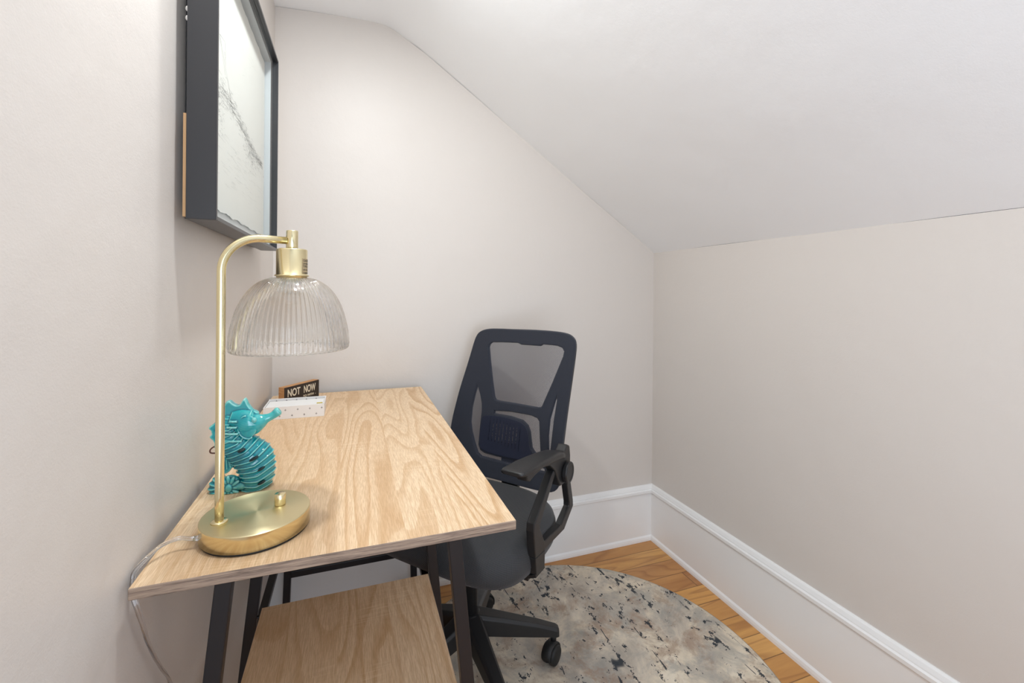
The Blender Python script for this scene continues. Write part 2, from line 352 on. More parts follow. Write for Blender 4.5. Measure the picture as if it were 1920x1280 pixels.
M['matwhite'] = simple('white_mount_board', (0.80, 0.80, 0.79, 1), 0.8)
M['spacer'] = simple('shade_grey_white_spacer', (0.50, 0.53, 0.55, 1), 0.7)  # white spacer with its shade put into the colour as grey
M['paper'] = simple('deckled_drawing_paper', (0.76, 0.745, 0.71, 1), 0.85, 0, (180, 0.15, 0.0006))
M['pencil'] = simple('faint_graphite', (0.42, 0.415, 0.405, 1), 0.9)
M['raww'] = simple('raw_wood_backing', srgb('#b58f66'), 0.7)
M['steel'] = simple('zinc_steel', (0.75, 0.74, 0.73, 1), 0.3, 1.0)
M['signwood'] = NT('pine_block').m
def signwood():
    t = NT('pine_block_wood'); n = t.noise(t.coords(scale=(20, 20, 140)), 1, 3, 0.6)
    t.set(t.b.inputs['Base Color'], t.ramp(n, [(0.3, srgb('#a87445')), (0.7, srgb('#cf9c68'))])); t.b.inputs['Roughness'].default_value = 0.6; return t.m
bpy.data.materials.remove(M['signwood']); M['signwood'] = signwood()
M['signface'] = simple('dark_brown_sign_face', srgb('#2e2520'), 0.6)
M['signtext'] = simple('cream_sign_lettering', srgb('#e2d6c0'), 0.6)
M['boxwhite'] = simple('white_printed_card', (0.80, 0.785, 0.775, 1), 0.45)
M['cross'] = simple('grey_cross_print', srgb('#6a6264'), 0.6)
M['yellow'] = simple('yellow_paint', srgb('#c9b128'), 0.4)
M['sticker'] = simple('silver_caution_label', srgb('#b9a47f'), 0.4, 0.3)
M['ink'] = simple('black_label_ink', (0.02, 0.02, 0.02, 1), 0.5)

# ------------------------------------------------------------------ room
W, D, YB = 1.4933, 1.6259, -1.5          # baseboard faces; wall faces lie behind them
WW, DW, T = 1.5107, 1.6433, 0.08
prof = [(0.0, 2.026), (0.136, 2.035), (0.238, 2.039), (0.300, 2.041), (0.338, 2.039), (0.362, 2.034), (0.384, 2.025), (0.405, 2.014), (0.4304, 1.999),
        (0.4976, 1.961), (0.7087, 1.818), (0.9021, 1.6845), (1.1689, 1.501), (1.3263, 1.396), (WW, 1.2692)]
bm = bmesh.new(); box(bm, -T, YB, -T, WW+T, DW+T, 0); tag(obj('floor', bm, M['floor']), kind='structure')
bm = bmesh.new(); box(bm, -T, YB, 0, 0, DW+T, 2.2); tag(obj('wall_left', bm, M['wall']), kind='structure')
bm = bmesh.new(); box(bm, WW, YB, 0, WW+T, DW+T, 1.2692); tag(obj('wall_right', bm, M['wall']), kind='structure')
bm = bmesh.new(); hexa(bm, [(x, DW, z) for x, z in [(0, 0), (WW, 0)]+prof[::-1]], [(x, DW+T, z) for x, z in [(0, 0), (WW, 0)]+prof[::-1]])
tag(obj('wall_back', bm, M['wall']), kind='structure')
bm = bmesh.new()
ps = spline(prof, 3); N = 90; rows = []
for j in range(N+1):
    y = YB+(DW+T-YB)*j/N
    rows.append([bm.verts.new((x, y, z+0.0016*math.sin(9*y+4*x)*math.sin(6*x+1))) for x, z in ps])
up = [[bm.verts.new((x+0.05, y_, z+0.09)) for x, z in ps] for y_ in (YB, DW+T)]
for a, b in zip(rows, rows[1:]):
    for i in range(len(ps)-1): bm.faces.new((a[i], a[i+1], b[i+1], b[i])).smooth = True
for i in range(len(ps)-1):
    bm.faces.new((up[0][i], up[1][i], up[1][i+1], up[0][i+1]))
tag(obj('ceiling', bm, M['ceil']), kind='structure')
def baseboard(name, path):
    # profile (distance out of wall, z): plinth, moulded cap, shoe at the floor
    pr = [(0, 0), (0.0174, 0), (0.0168, 0.008), (0.0145, 0.016), (0.0095, 0.0215), (0.0095, 0.205), (0.0135, 0.2065), (0.0172, 0.2105), (0.0172, 0.2205), (0.0125, 0.2245), (0.0125, 0.2275), (0.0105, 0.2315), (0.0075, 0.2375), (0.003, 0.2419), (0, 0.2419)]
    bm = bmesh.new(); (p0, p1, nrm) = path
    hexa(bm, [(p0[0]+nrm[0]*d+(e0*d), p0[1]+nrm[1]*d+(f0*d), z) for d, z in pr for e0, f0 in [p0[2:4]]],
             [(p1[0]+nrm[0]*d+(e0*d), p1[1]+nrm[1]*d+(f0*d), z) for d, z in pr for e0, f0 in [p1[2:4]]])
    tag(obj(name, bm, M['trim']), kind='structure')
baseboard('baseboard_back', ((0.0, DW, 0, 0), (WW, DW, -1, 0), (0, -1)))
baseboard('baseboard_right', ((WW, DW, 0, -1), (WW, YB, 0, 0), (-1, 0)))

# ------------------------------------------------------------------ rug
bm = bmesh.new(); lathe(bm, [(0, 0.0075), (0.10, 0.0075), (0.3, 0.0075), (0.5385, 0.0075), (0.5425, 0.007)], n=160, cap=False)
lathe(bm, [(0.5425, 0.007), (0.5458, 0.0055), (0.5458, 0.001), (0.5425, 0.0), (0, 0)], n=160, mi=1, cap=False)
obj('round_rug', bm, [M['rug'], M['rugedge']], loc=(0.864, 1.070, 0.0002), label='round low-pile rug in mottled beige and grey with dark flecks, on the floorboards', cat='rug')

# ------------------------------------------------------------------ desk
desk = empty('writing_desk', (0.245, 1.109, 0), label='light oak writing desk with black metal legs and a lower shelf', cat='desk')
ox, oy = 0.245, 1.109
def board(name, x0, y0, x1, y1, z0, z1):
    bm = bmesh.new(); box(bm, x0-ox, y0-oy, z0, x1-ox, y1-oy, z1)
    bm.normal_update()
    bm.faces.ensure_lookup_table()
    for f in bm.faces:
        n = f.normal
        if abs(n.z) < 0.5: f.material_index = 1
    return obj(name, bm, [M['oak'], M['edge']], desk, bevel=0.0008, seg=1)
board('desk_top', 0.010, 0.6205, 0.4815, 1.596, 0.7362, 0.75)
XC = 0.246
def halfw(z): return 0.169+0.10*(0.695-z)
def frame_leg(s, y0, y1):
    bm = bmesh.new(); q = []
    for z in ((0.0079 if s > 0 and y0 < 1.4 else 0.0), 0.7362):
        h, xc = (halfw(z), XC) if y0 < 1.4 else (0.2145-0.03*z, 0.2575)
        xo = xc+s*h-ox; xi = xc+s*(h-0.021)-ox
        q.append([(xo, y0-oy, z), (xi, y0-oy, z), (xi, y1-oy, z), (xo, y1-oy, z)])
    hexa(bm, q[0], q[1]); return bm
for y0 in (0.690, 1.016, 1.572):
    for s in (-1, 1): obj('leg', frame_leg(s, y0, y0+0.020), M['blackmetal'], desk, bevel=0.0015)
def bar(x0, y0, z0, x1, y1, z1, name='rail'):
    bm = bmesh.new(); box(bm, x0-ox, y0-oy, z0, x1-ox, y1-oy, z1); return obj(name, bm, M['blackmetal'], desk, bevel=0.0015)
for y0 in (0.690, 1.016):
    h = halfw(0.7362)-0.0205; bar(XC-h, y0+.001, 0.7162, XC+h, y0+0.019, 0.7362, 'crossbar')
bar(0.0865, 1.573, 0.7162, 0.4285, 1.591, 0.7362, 'crossbar')
bar(0.069, 1.573, 0.166, 0.446, 1.591, 0.186, 'crossbar')
h = halfw(0.425)-0.021; bar(XC-h, 0.700, 0.428, XC+h, 0.709, 0.4319, 'crossbar'); bar(XC-h, 1.010, 0.428, XC+h, 1.017, 0.4319, 'crossbar')
for s in (-1, 1):
    xo = XC+s*(halfw(0.371)-0.0130); xi = xo-s*0.017
    bar(min(xo, xi), 1.030, 0.366, max(xo, xi), 1.573, 0.380, 'rail')
board('shelf', 0.080, 0.7115, 0.416, 1.015, 0.432, 0.446)

# ------------------------------------------------------------------ table lamp
LP = Vector((0.080, 0.700, 0.0)); ang = math.atan2(0.38095, 0.92460)
lamp = empty('table_lamp', (LP.x, LP.y, 0.75), ang, label='brass arched table lamp with ribbed clear glass shade, on the desk', cat='lamp')
bm = bmesh.new(); lathe(bm, [(0.0, 0.0025), (0.0668, 0.0025), (0.0690, 0.0035), (0.0690, 0.0248)], (0, 0, 0), 128, 0, cap=False)
base = obj('base', bm, M['brass'], lamp, loc=(0.0455, 0, 0)); 
bm = bmesh.new(); lathe(bm, [(0.069, 0.0248), (0.0684, 0.0257), (0.0676, 0.0260), (0.03, 0.0260), (0, 0.0260)], (0, 0, 0), 128, 0, cap=False)
obj('base_top', bm, M['brassr'], lamp, loc=(0.0455, 0, 0))
bm = bmesh.new(); lathe(bm, [(0, 0.0002), (0.0672, 0.0002), (0.0672, 0.0026), (0, 0.0026)], (0, 0, 0), 96, cap=False); obj('felt_pad', bm, M['rubber'], lamp, loc=(0.0455, 0, 0))
# pole and arm (one bent tube)
bm = bmesh.new(); pts = [(0, 0, 0.026+i*0.03) for i in range(12)]; br_ = 0.048; zc = 0.415-br_
pts = [(0, 0, z) for z in [0.026+(zc-0.026)*i/10 for i in range(11)]]
for i in range(1, 17):
    a = math.pi/2*i/16; pts.append((br_-br_*math.cos(a), 0, zc+br_*math.sin(a)))
pts.append((0.0815, 0, 0.4150))
sweep(bm, pts, 0.0055, 24); lathe(bm, [(0.0105, 0.0), (0.0100, 0.0016), (0.0075, 0.0024), (0.0055, 0.0030)], (0, 0, 0.026), 40)
obj('pole', bm, M['brass'], lamp)
hx = 0.0892
bm = bmesh.new(); lathe(bm, [(0, 0), (0.0080, 0), (0.0082, 0.0004), (0.0082, 0.0276), (0.0077, 0.0284), (0.0066, 0.0284), (0.0062, 0.024), (0, 0.024)], (hx, 0, 0.4018), 48, cap=False)
obj('stem', bm, M['brass'], lamp)
bm = bmesh.new(); lathe(bm, [(0, 0.0395), (0.0196, 0.0395), (0.0208, 0.0387), (0.0212, 0.0375), (0.0212, 0.0015), (0.0236, 0.0006), (0.0236, -0.0008), (0.0212, -0.0012), (0.0200, -0.0050), (0, -0.0050)], (hx, 0, 0.3632), 72, cap=False)
cap_ = obj('socket_cap', bm, M['brass'], lamp)
# caution label on the cap
bm = bmesh.new(); rr_ = 0.02135; a0, a1 = R(-66), R(2)
n_ = 14
for i in range(n_):
    b0 = a0+(a1-a0)*i/n_; b1 = a0+(a1-a0)*(i+1)/n_
    f = bm.faces.new([bm.verts.new((hx+rr_*math.cos(b), rr_*math.sin(b), z)) for b, z in ((b0, 0.3665), (b1, 0.3665), (b1, 0.3885), (b0, 0.3885))]); f.material_index = 0
for k, (txt, sz) in enumerate([('CAUTION RISK', 0.0046), ('OF FIRE MAX 40W', 0.0036), ('TYPE A  MAX', 0.0046), ('USE ONLY LED BULB', 0.0031), ('TO REDUCE RISK', 0.0031)]):
    tm = text_mesh(txt, sz, 0.0); base_i = len(bm.verts)
    vs = []
    for v in tm.vertices:
        b = a0+R(4)+v.co.x/rr_*0.85; vs.append(bm.verts.new((hx+(rr_+0.0001)*math.cos(b), (rr_+0.0001)*math.sin(b), 0.3852-k*0.0044+v.co.y-0.0012)))
    for p in tm.polygons:
        try:
            f = bm.faces.new([vs[i] for i in p.vertices]); f.material_index = 1
        except ValueError: pass
    bpy.data.meshes.remove(tm)
me = bpy.data.meshes.new('caution_label'); bm.to_mesh(me); bm.free()
link('caution_label', me, [M['sticker'], M['ink']], cap_, label='small silver caution label with black print')
# ribbed glass shade
dome = [(0.0195, 0.3605), (0.030, 0.3588), (0.042, 0.3535), (0.0525, 0.3445), (0.0615, 0.3325), (0.0690, 0.3175), (0.0745, 0.3005), (0.0782, 0.2835), (0.0802, 0.2675), (0.0808, 0.2560)]
do = spline(dome, 4); bm = bmesh.new(); NR = 72; SUB = 6; n = NR*SUB; outer = []; inner = []
for r, z in do:
    am = 0.0013*min(1, (r-0.018)/0.03)*(0.35 if z < 0.2585 else 1)
    outer.append([bm.verts.new((hx+(r+am*(abs(math.sin(NR*math.pi*i/n))*2-1.2))*math.cos(2*math.pi*i/n), (r+am*(abs(math.sin(NR*math.pi*i/n))*2-1.2))*math.sin(2*math.pi*i/n), z)) for i in range(n)])
    inner.append([bm.verts.new((hx+(r-0.0034)*math.cos(2*math.pi*i/n), (r-0.0034)*math.sin(2*math.pi*i/n), z-0.0016)) for i in range(n)])
rim = [bm.verts.new((hx+0.0794*math.cos(2*math.pi*i/n), 0.0794*math.sin(2*math.pi*i/n), 0.2535)) for i in range(n)]
seq = [inner[0]]+outer+[rim]+inner[::-1]
for a, b in zip(seq, seq[1:]):
    for i in range(n): bm.faces.new((a[i], a[(i+1) % n], b[(i+1) % n], b[i])).smooth = True
bmesh.ops.remove_doubles(bm, verts=bm.verts, dist=1e-6)
obj('glass_shade', bm, M['dome'], lamp)
bm = bmesh.new(); lathe(bm, [(0, 0.0), (0.0135, 0), (0.0135, -0.020), (0.012, -0.022), (0, -0.022)], (hx, 0, 0.3585), 40, cap=False); obj('bulb_socket', bm, M['matwhite'], lamp)
bm = bmesh.new(); lathe(bm, [(0, 0), (0.0073, 0), (0.0075, 0.0005), (0.0075, 0.0152), (0.0070, 0.0160), (0, 0.0160)], (0.0757, 0, 0.0262), 40, cap=False)
obj('dimmer_knob', bm, M['brass'], lamp)
# cord: twin flat clear cable, over the rear edge of the desk and down the wall (child of the lamp)
def w2l(p):  # world to lamp-local
    d = Vector(p)-Vector((LP.x, LP.y, 0.75)); c, s = math.cos(-ang), math.sin(-ang); return (d.x*c-d.y*s, d.x*s+d.y*c, d.z)
cp = [(0.0595, 0.6915, 0.7620), (0.050, 0.6900, 0.7640), (0.036, 0.6900, 0.7665), (0.0215, 0.6810, 0.7650), (0.0120, 0.6640, 0.7600), (0.0054, 0.6520, 0.7530), (0.0050, 0.6475, 0.7430), (0.0050, 0.6470, 0.7330), (0.0075, 0.6440, 0.7235), (0.0115, 0.6440, 0.7090), (0.0125, 0.6512, 0.6913), (0.0130, 0.6580, 0.6740), (0.0125, 0.6665, 0.6574), (0.0125, 0.6860, 0.6240), (0.0125, 0.7081, 0.5911), (0.0130, 0.7420, 0.5400), (0.0130, 0.7600, 0.4700), (0.0130, 0.770, 0.30), (0.0130, 0.775, 0.12), (0.02, 0.79, 0.03), (0.03, 0.90, 0.006)]
cs = spline([w2l(p) for p in cp], 8)
bm = bmesh.new()
tw = []
for off in (-0.00145, 0.00145):
    pp = []
    for i, p in enumerate(cs):
        t = (Vector(cs[min(i+1, len(cs)-1)])-Vector(cs[max(i-1, 0)])).normalized(); a = Vector((math.cos(0.4+i*0.028), math.sin(0.4+i*0.028), 0.4)); s = t.cross(a).normalized()
        pp.append(Vector(p)+s*off)
    sweep(bm, pp, 0.0017, 12)
obj('power_cord', bm, M['cord'], lamp)
bm = bmesh.new(); q = Vector(w2l((0.0600, 0.6916, 0.7620))); q2 = Vector(w2l((0.0530, 0.6902, 0.7630))); sweep(bm, [q, q2], 0.0032, 16); obj('strain_relief', bm, M['cord'], lamp)

# ------------------------------------------------------------------ seahorse figurine
SY = 0.872
def S(px, py, y=0.0):
    k = 0.993
    x = 0.0061786+1.61533e-4*px+1.312e-6*py; z = 0.95626-1.827e-5*px-1.85071e-4*py
    return Vector((x, SY+y, z+0.0015))
sea = empty('seahorse_figurine', (0.07, SY, 0.75), label='glossy turquoise ceramic seahorse with pierced body, on the desk behind the lamp', cat='figurine')
def SL(px, py, y=0.0): return S(px, py, y)-Vector((0.07, SY, 0.75))
u1 = 1.72e-4
bm = bmesh.new()
# ridged body along its spine
sp_ = spline([(300, 400, 60, 60), (290, 450, 92, 85), (280, 530, 112, 100), (325, 620, 146, 125), (415, 700, 176, 150), (485, 770, 196, 170), (522, 850, 184, 175), (543, 950, 162, 165), (530, 1050, 134, 150), (505, 1120, 116, 135), (495, 1165, 110, 130)], 20)
L = 0; rings = []; Lp = None
for i, (px, py, hw, hd) in enumerate(sp_):
    a = SL(*sp_[min(i+1, len(sp_)-1)][:2]); b = SL(*sp_[max(i-1, 0)][:2]); t = (a-b).normalized(); s = Vector((t.z, 0, -t.x))
    if s.x < 0: s = -s
    s = (s+Vector((0.9, 0, 0))).normalized()
    c = SL(px, py)
    if Lp is not None: L += (c-Lp).length
    Lp = c
    ring = []
    for k in range(72):
        an = 2*math.pi*k/72; lobes = 1+0.030*math.cos(3*an)
        ph = (L+0.011*max(0.0, math.cos(an)-0.15))/0.0092; saw = 1-abs(2*(ph-math.floor(ph))-1); rid = max(0, saw-0.50)/0.50
        amp = 0.0028*rid**1.6*(1 if i > 34 else 0.35)
        ring.append(bm.verts.new(c+s*((hw*u1*0.93*lobes+amp)*math.cos(an))+Vector((0, -1, 0))*((hd*u1*0.86*lobes+amp)*math.sin(an))))
    rings.append(ring)
for a, b in zip(rings, rings[1:]):
    for k in range(72): bm.faces.new((a[k], a[(k+1) % 72], b[(k+1) % 72], b[k]))
bm.faces.new(rings[0][::-1]); bm.faces.new(rings[-1])
# head loft towards the snout
hp = spline([(300, 430, 70, 60), (380, 440, 105, 85), (455, 465, 128, 100), (520, 465, 108, 92), (575, 448, 76, 72), (625, 425, 46, 48), (670, 405, 36, 38), (715, 378, 37, 38), (745, 352, 42, 42), (762, 340, 30, 30)], 8)
rings = []
for i, (px, py, hw, hd) in enumerate(hp):
    a = SL(*hp[min(i+1, len(hp)-1)][:2]); b = SL(*hp[max(i-1, 0)][:2]); t = (a-b).normalized(); s = Vector((-t.z, 0, t.x))
    c = SL(px, py, -0.004)
    rings.append([bm.verts.new(c+s*(hw*1.85e-4*math.cos(2*math.pi*k/40))+Vector((0, -1, 0))*(hd*u1*math.sin(2*math.pi*k/40))) for k in range(40)])
for a, b in zip(rings, rings[1:]):
    for k in range(40): bm.faces.new((a[k], a[(k+1) % 40], b[(k+1) % 40], b[k]))
bm.faces.new(rings[0][::-1]); bm.faces.new(rings[-1])
# gill plate on the cheek with a raised rim
ellipsoid(bm, SL(470, 485, -0.0160), (0.0145, 0.0038, 0.0195))
rimp = [SL(470+88*math.cos(a), 487+106*math.sin(a), -0.0172) for a in [R(d) for d in range(60, 262, 8)]]
sweep(bm, rimp, 0.0013, 8)
# neck bars
for (x0, x1, py) in ((305, 372, 440), (282, 372, 494), (266, 385, 552), (262, 420, 618), (270, 440, 684)):
    sweep(bm, [SL(x0, py, -0.0165), SL((x0+x1)/2, py-3, -0.0195), SL(x1, py-4, -0.0185)], 0.0019, 8)
# crest and mane: thick scalloped fin, rounded at the rim
def fin_(poly, th, yo=0.0):
    P2 = bez(poly, 4); k = len(P2); cx = sum(p[0] for p in P2)/k; cy = sum(p[1] for p in P2)/k
    lay = []
    for sc_, yy in ((0.90, -th), (0.975, -th*0.75), (1.0, 0), (0.975, th*0.75), (0.90, th)):
        lay.append([bm.verts.new(SL(cx+(p[0]-cx)*sc_, cy+(p[1]-cy)*sc_, yo+yy)) for p in P2])
    for a, b in zip(lay, lay[1:]):
        for i in range(k): bm.faces.new((a[i], a[(i+1) % k], b[(i+1) % k], b[i]))
    for g in (lay[0][::-1], lay[-1]):
        r_ = bmesh.ops.triangulate(bm, faces=[bm.faces.new(g)])
fin_([(200, 470), (180, 400), (205, 330), (240, 300), (262, 274), (290, 268), (318, 290), (355, 305), (388, 296), (408, 262), (430, 238), (452, 262), (470, 300), (510, 345), (560, 375), (540, 440), (430, 500), (300, 520)], 0.0070)
fin_([(330, 330), (230, 330), (175, 372), (160, 430), (150, 475), (95, 525), (118, 555), (122, 585), (102, 612), (128, 640), (150, 662), (148, 715), (200, 730), (280, 640), (330, 500)], 0.0060, 0.004)
# belly fin
fin_([(200, 740), (300, 735), (352, 800), (372, 850), (325, 872), (290, 915), (255, 935), (200, 940), (165, 900), (160, 800)], 0.0050, -0.002)
for q in range(5): sweep(bm, [SL(235+q*14, 760+q*8, -0.0068), SL(200+q*34, 925-q*18, -0.0066)], 0.0012, 6)
# curled tail
tp = spline([(520, 1120, 95), (430, 1165, 70), (330, 1190, 62), (230, 1180, 58), (165, 1120, 54), (150, 1050, 48), (185, 985, 40), (235, 950, 30)], 14)
pts = []; rad = []
for i, (px, py, r_) in enumerate(tp):
    pts.append(SL(px, py, -0.002)); w_ = (i % 7)/7.0; rad.append(r_*u1*(0.88+0.30*max(0, 1-abs(2*w_-1)*1.6)))
sweep(bm, pts, rad, 24, upv=(0, 1, 0))
for i in range(11):
    a = 2*math.pi*i/11; c = SL(305+64*math.cos(a), 1035+68*math.sin(a), -0.0165)
    d = Vector((math.cos(a), 0, -math.sin(a)*1.1)).normalized(); rot = Vector((1, 0, 0)).rotation_difference(d).to_matrix()
    ellipsoid(bm, c, (0.0072, 0.0032, 0.0031), rot, 14, 10)
ellipsoid(bm, SL(300, 1040, -0.0180), (0.0052, 0.0034, 0.0070), None, 20, 14)
ellipsoid(bm, SL(305, 1035, -0.0095), (0.0165, 0.0068, 0.0185), None, 24, 14)
ellipsoid(bm, SL(300, 1130, -0.004), (0.020, 0.011, 0.010), None, 24, 14)
# foot
foot = SL(400, 1190); bm2z = -0.0
ellipsoid(bm, Vector((foot.x+0.004, 0.0, 0.010)), (0.036, 0.020, 0.0098), None, 28, 16)
for v in bm.verts:
    if v.co.z < 0.0006: v.co.z = 0.0006
body = obj('body', bm, M['glaze'], sea)
rm = body.modifiers.new('remesh', 'REMESH'); rm.mode = 'VOXEL'; rm.voxel_size = 0.0008; rm.use_smooth_shade = True
sm = body.modifiers.new('smooth', 'SMOOTH'); sm.factor = 0.5; sm.iterations = 2
bm = bmesh.new(); ellipsoid(bm, SL(533, 418, -0.0190), (0.0040, 0.0028, 0.0045)); ellipsoid(bm, SL(535, 416, -0.0210), (0.0019, 0.0022, 0.0021)); obj('eye', bm, M['eyeglaze'], sea)
for px, py, y, ln, tl in ((428, 682, -0.0265, 0.0062, 20), (540, 755, -0.0275, 0.0078, 28), (602, 855, -0.0235, 0.0068, 28), (605, 985, -0.0215, 0.0066, 24)):
    bm = bmesh.new(); ellipsoid(bm, (0, 0, 0), (ln, 0.0042, 0.0026), Matrix.Rotation(R(-tl), 3, 'Y'), 20, 12)
    bmesh.ops.transform(bm, matrix=Matrix.Translation(SL(px, py, y)), verts=bm.verts); obj('dark_hole_inset', bm, M['holeshade'], sea, label='dark almond-shaped inset painted as a shaded hole')  # solid dark ellipsoids stand in for shaded holes in the body
bm = bmesh.new(); sweep(bm, spline([SL(160, 690, 0.0), SL(128, 705, -0.002), SL(112, 728, -0.003), (SL(122, 748, -0.003)), SL(165, 752, -0.002)], 6), 0.0012, 8)
obj('hanging_cord', bm, M['twine'], sea, label='brown cord loop')

# ------------------------------------------------------------------ patterned card box
bx = empty('patterned_box', (0.105, 1.347, 0.75), label='open white card box printed with small grey crosses, in front of the block sign', cat='box')
bm = bmesh.new(); hw_, hdp, hh, th = 0.0735, 0.045, 0.033, 0.0025
box(bm, -hw_, -hdp, 0.0003, hw_, hdp, 0.003); box(bm, -hw_, -hdp, 0.003, hw_, -hdp+th, hh); box(bm, -hw_, hdp-th, 0.003, hw_, hdp, hh+0.002)
box(bm, -hw_, -hdp+th, 0.003, -hw_+th, hdp-th, hh); box(bm, hw_-th, -hdp+th, 0.003, hw_, hdp-th, hh)
def cross(cx, cz, y, s=0.0026, t_=0.00045, d=0.0002):
    box(bm, cx-t_, y-d, cz-s, cx+t_, y, cz+s*1.1, 1); box(bm, cx-s*0.9, y-d, cz-t_, cx+s*0.9, y, cz+t_, 1)
for i in range(-3, 4):
    cross(0.008+i*0.0295, 0.0235, -hdp-0.00002); cross(-0.0055+i*0.0295, 0.0085, -hdp-0.00002) if abs(-0.0055+i*0.0295) < hw_-0.003 else None
    cross(-0.004+i*0.0255, hh-0.004, hdp-th-0.00002) if abs(-0.004+i*0.0255) < hw_-0.004 else None
for v in bm.verts: v.co.x = max(-hw_-0.0003, min(hw_+0.0003, v.co.x))
obj('tray', bm, [M['boxwhite'], M['cross']], bx)
bm = bmesh.new(); box(bm, -hw_+th+0.001, -hdp+th+0.001, 0.003, hw_-th-0.001, hdp-0.012, 0.0305); bmb = bm
obj('paper_stack', bmb, M['matwhite'], bx)
pc = bmesh.new(); sweep(pc, [(0.0, 0, 0), (0.0145, 0.0012, 0)], 0.0013, 10); obj('yellow_pencil', pc, M['yellow'], None, loc=(0.1580, 1.322, 0.7819), label='short yellow pencil lying on the paper in the white patterned box', cat='pencil')

# ------------------------------------------------------------------ block sign
A = Vector((0.063, 1.438, 0)); B = Vector((0.149, 1.542, 0)); dv = (B-A).normalized(); LS = (B-A).length; sa = math.atan2(dv.y, dv.x)
sg = empty('block_sign', (A.x, A.y, 0.75), sa, label='wooden block sign with a dark face reading NOT NOW, behind the white box', cat='sign')
bm = bmesh.new(); box(bm, 0, 0.0006, 0.0003, LS, 0.022, 0.055); obj('wood_block', bm, M['signwood'], sg, bevel=0.0008)
bm = bmesh.new(); box(bm, 0.0004, -0.0004, 0.0006, LS-0.0004, 0.0006, 0.0546); face = obj('sign_face', bm, M['signface'], sg, label='dark brown sign face')
def sign_text(txt, size, x, z, wid, parent, nm):
    me = text_mesh(txt, size, 0.0002); xs = [v.co.x for v in me.vertices]; k = wid/(max(xs)-min(xs)); x0 = min(xs)
    for v in me.vertices:
        c = v.co.copy(); v.co = (x+(c.x-x0)*k, -0.0006-c.z, z+c.y)
    return link(nm, me, M['signtext'], parent)
for w_, x_ in (('NOT', 0.012), ('NOW', 0.073)): sign_text(w_, 0.0310, x_, 0.0255, 0.047, face, 'lettering')
sign_text('TO WITH  -', 0.0090, LS*0.52, 0.0125, LS*0.38, face, 'lettering')

# ------------------------------------------------------------------ framed picture
pf = empty('framed_picture', (0.016, 1.0585, 1.1957), label='black box-framed pencil drawing with white mount, hung on the left wall', cat='picture')
fy, fz, fx = 0.2835, 0.5123, 0.039; fb = 0.0065
bm = bmesh.new()
for a in ((-fy, 0, -fy+fb, fz), (fy-fb, 0, fy, fz)): box(bm, 0, a[0], a[1], fx, a[2], a[3])
for a in ((0, fb), (fz-fb, fz)): box(bm, 0, -fy+fb, a[0], fx, fy-fb, a[1])
obj('frame', bm, M['frame'], pf, bevel=0.0006, seg=1)
bm = bmesh.new(); i_ = fb+0.0006; w3 = 0.004
for a in ((-fy+i_, i_, -fy+i_+w3, fz-i_), (fy-i_-w3, i_, fy-i_, fz-i_)): box(bm, 0.005, a[0], a[1], 0.022, a[2], a[3])
for a in ((i_, i_+w3), (fz-i_-w3, fz-i_)): box(bm, 0.005, -fy+i_+w3, a[0], 0.022, fy-i_-w3, a[1])
obj('spacer', bm, M['spacer'], pf, label='white spacer coloured grey for shade')
bm = bmesh.new(); box(bm, 0.003, -fy+i_, i_, 0.0048, fy-i_, fz-i_)
obj('mount_board', bm, M['matwhite'], pf, label='white mount board')
bm = bmesh.new(); box(bm, 0.030, -fy+fb, fb, 0.032, fy-fb, fz-fb); obj('glass', bm, M['pane'], pf)
# deckled paper
e = []; x0, x1, z0, z1 = -fy+0.014, fy-0.014, 0.036, fz-0.018
rnd = random.Random(3); n = 60
def jit(): return rnd.uniform(-1, 1)*0.0011
for i in range(n): e.append((x0+(x1-x0)*i/n, z0+jit()+0.0015*math.sin(i*0.7)))
for i in range(n): e.append((x1+jit(), z0+(z1-z0)*i/n))
for i in range(n): e.append((x1-(x1-x0)*i/n, z1+jit()+0.0012*math.sin(i*0.9)))
for i in range(n): e.append((x0+jit(), z1-(z1-z0)*i/n))
bm = bmesh.new(); hexa(bm, [(0.0075, a, b) for a, b in e], [(0.0083, a, b) for a, b in e]); pap = obj('drawing_paper', bm, M['paper'], pf)
bm = bmesh.new()
def stroke(y, z, dy, dz, w_):
    L_ = math.hypot(dy, dz)+1e-9; w_ *= 1.5; nx, nz = -dz/L_*w_, dy/L_*w_
    bm.faces.new([bm.verts.new((0.00836, a, b)) for a, b in ((y-nx, z-nz), (y+dy-nx*0.3, z+dz-nz*0.3), (y+dy+nx*0.3, z+dz+nz*0.3), (y+nx, z+nz))])
r2 = random.Random(11)
# shoreline rocks, far shore, a leaning sail, ripples
for i in range(1100):
    t_ = r2.random(); y = -0.26+0.50*t_; z = 0.235+0.018*math.sin(t_*5)+r2.gauss(0, 0.010)*(1.5-t_)
    stroke(y, z, r2.uniform(0.003, 0.022), r2.uniform(-0.003, 0.003), r2.uniform(0.0001, 0.0004))
for i in range(420):
    y = r2.gauss(-0.19, 0.03); z = 0.215+r2.gauss(0, 0.022); stroke(y, z, r2.uniform(0.002, 0.012), r2.uniform(-0.006, 0.006), r2.uniform(0.0001, 0.0006))
for i in range(160):
    y = r2.gauss(0.12, 0.05); z = 0.205+r2.gauss(0, 0.012); stroke(y, z, r2.uniform(0.004, 0.016), r2.uniform(-0.010, 0.004), r2.uniform(0.0001, 0.0005))
for i in range(120):
    y = r2.uniform(-0.25, 0.22); z = r2.choice((0.15, 0.12, 0.10, 0.17))+r2.gauss(0, 0.006); stroke(y, z, r2.uniform(0.01, 0.05), r2.uniform(-0.002, 0.002), 0.00012)
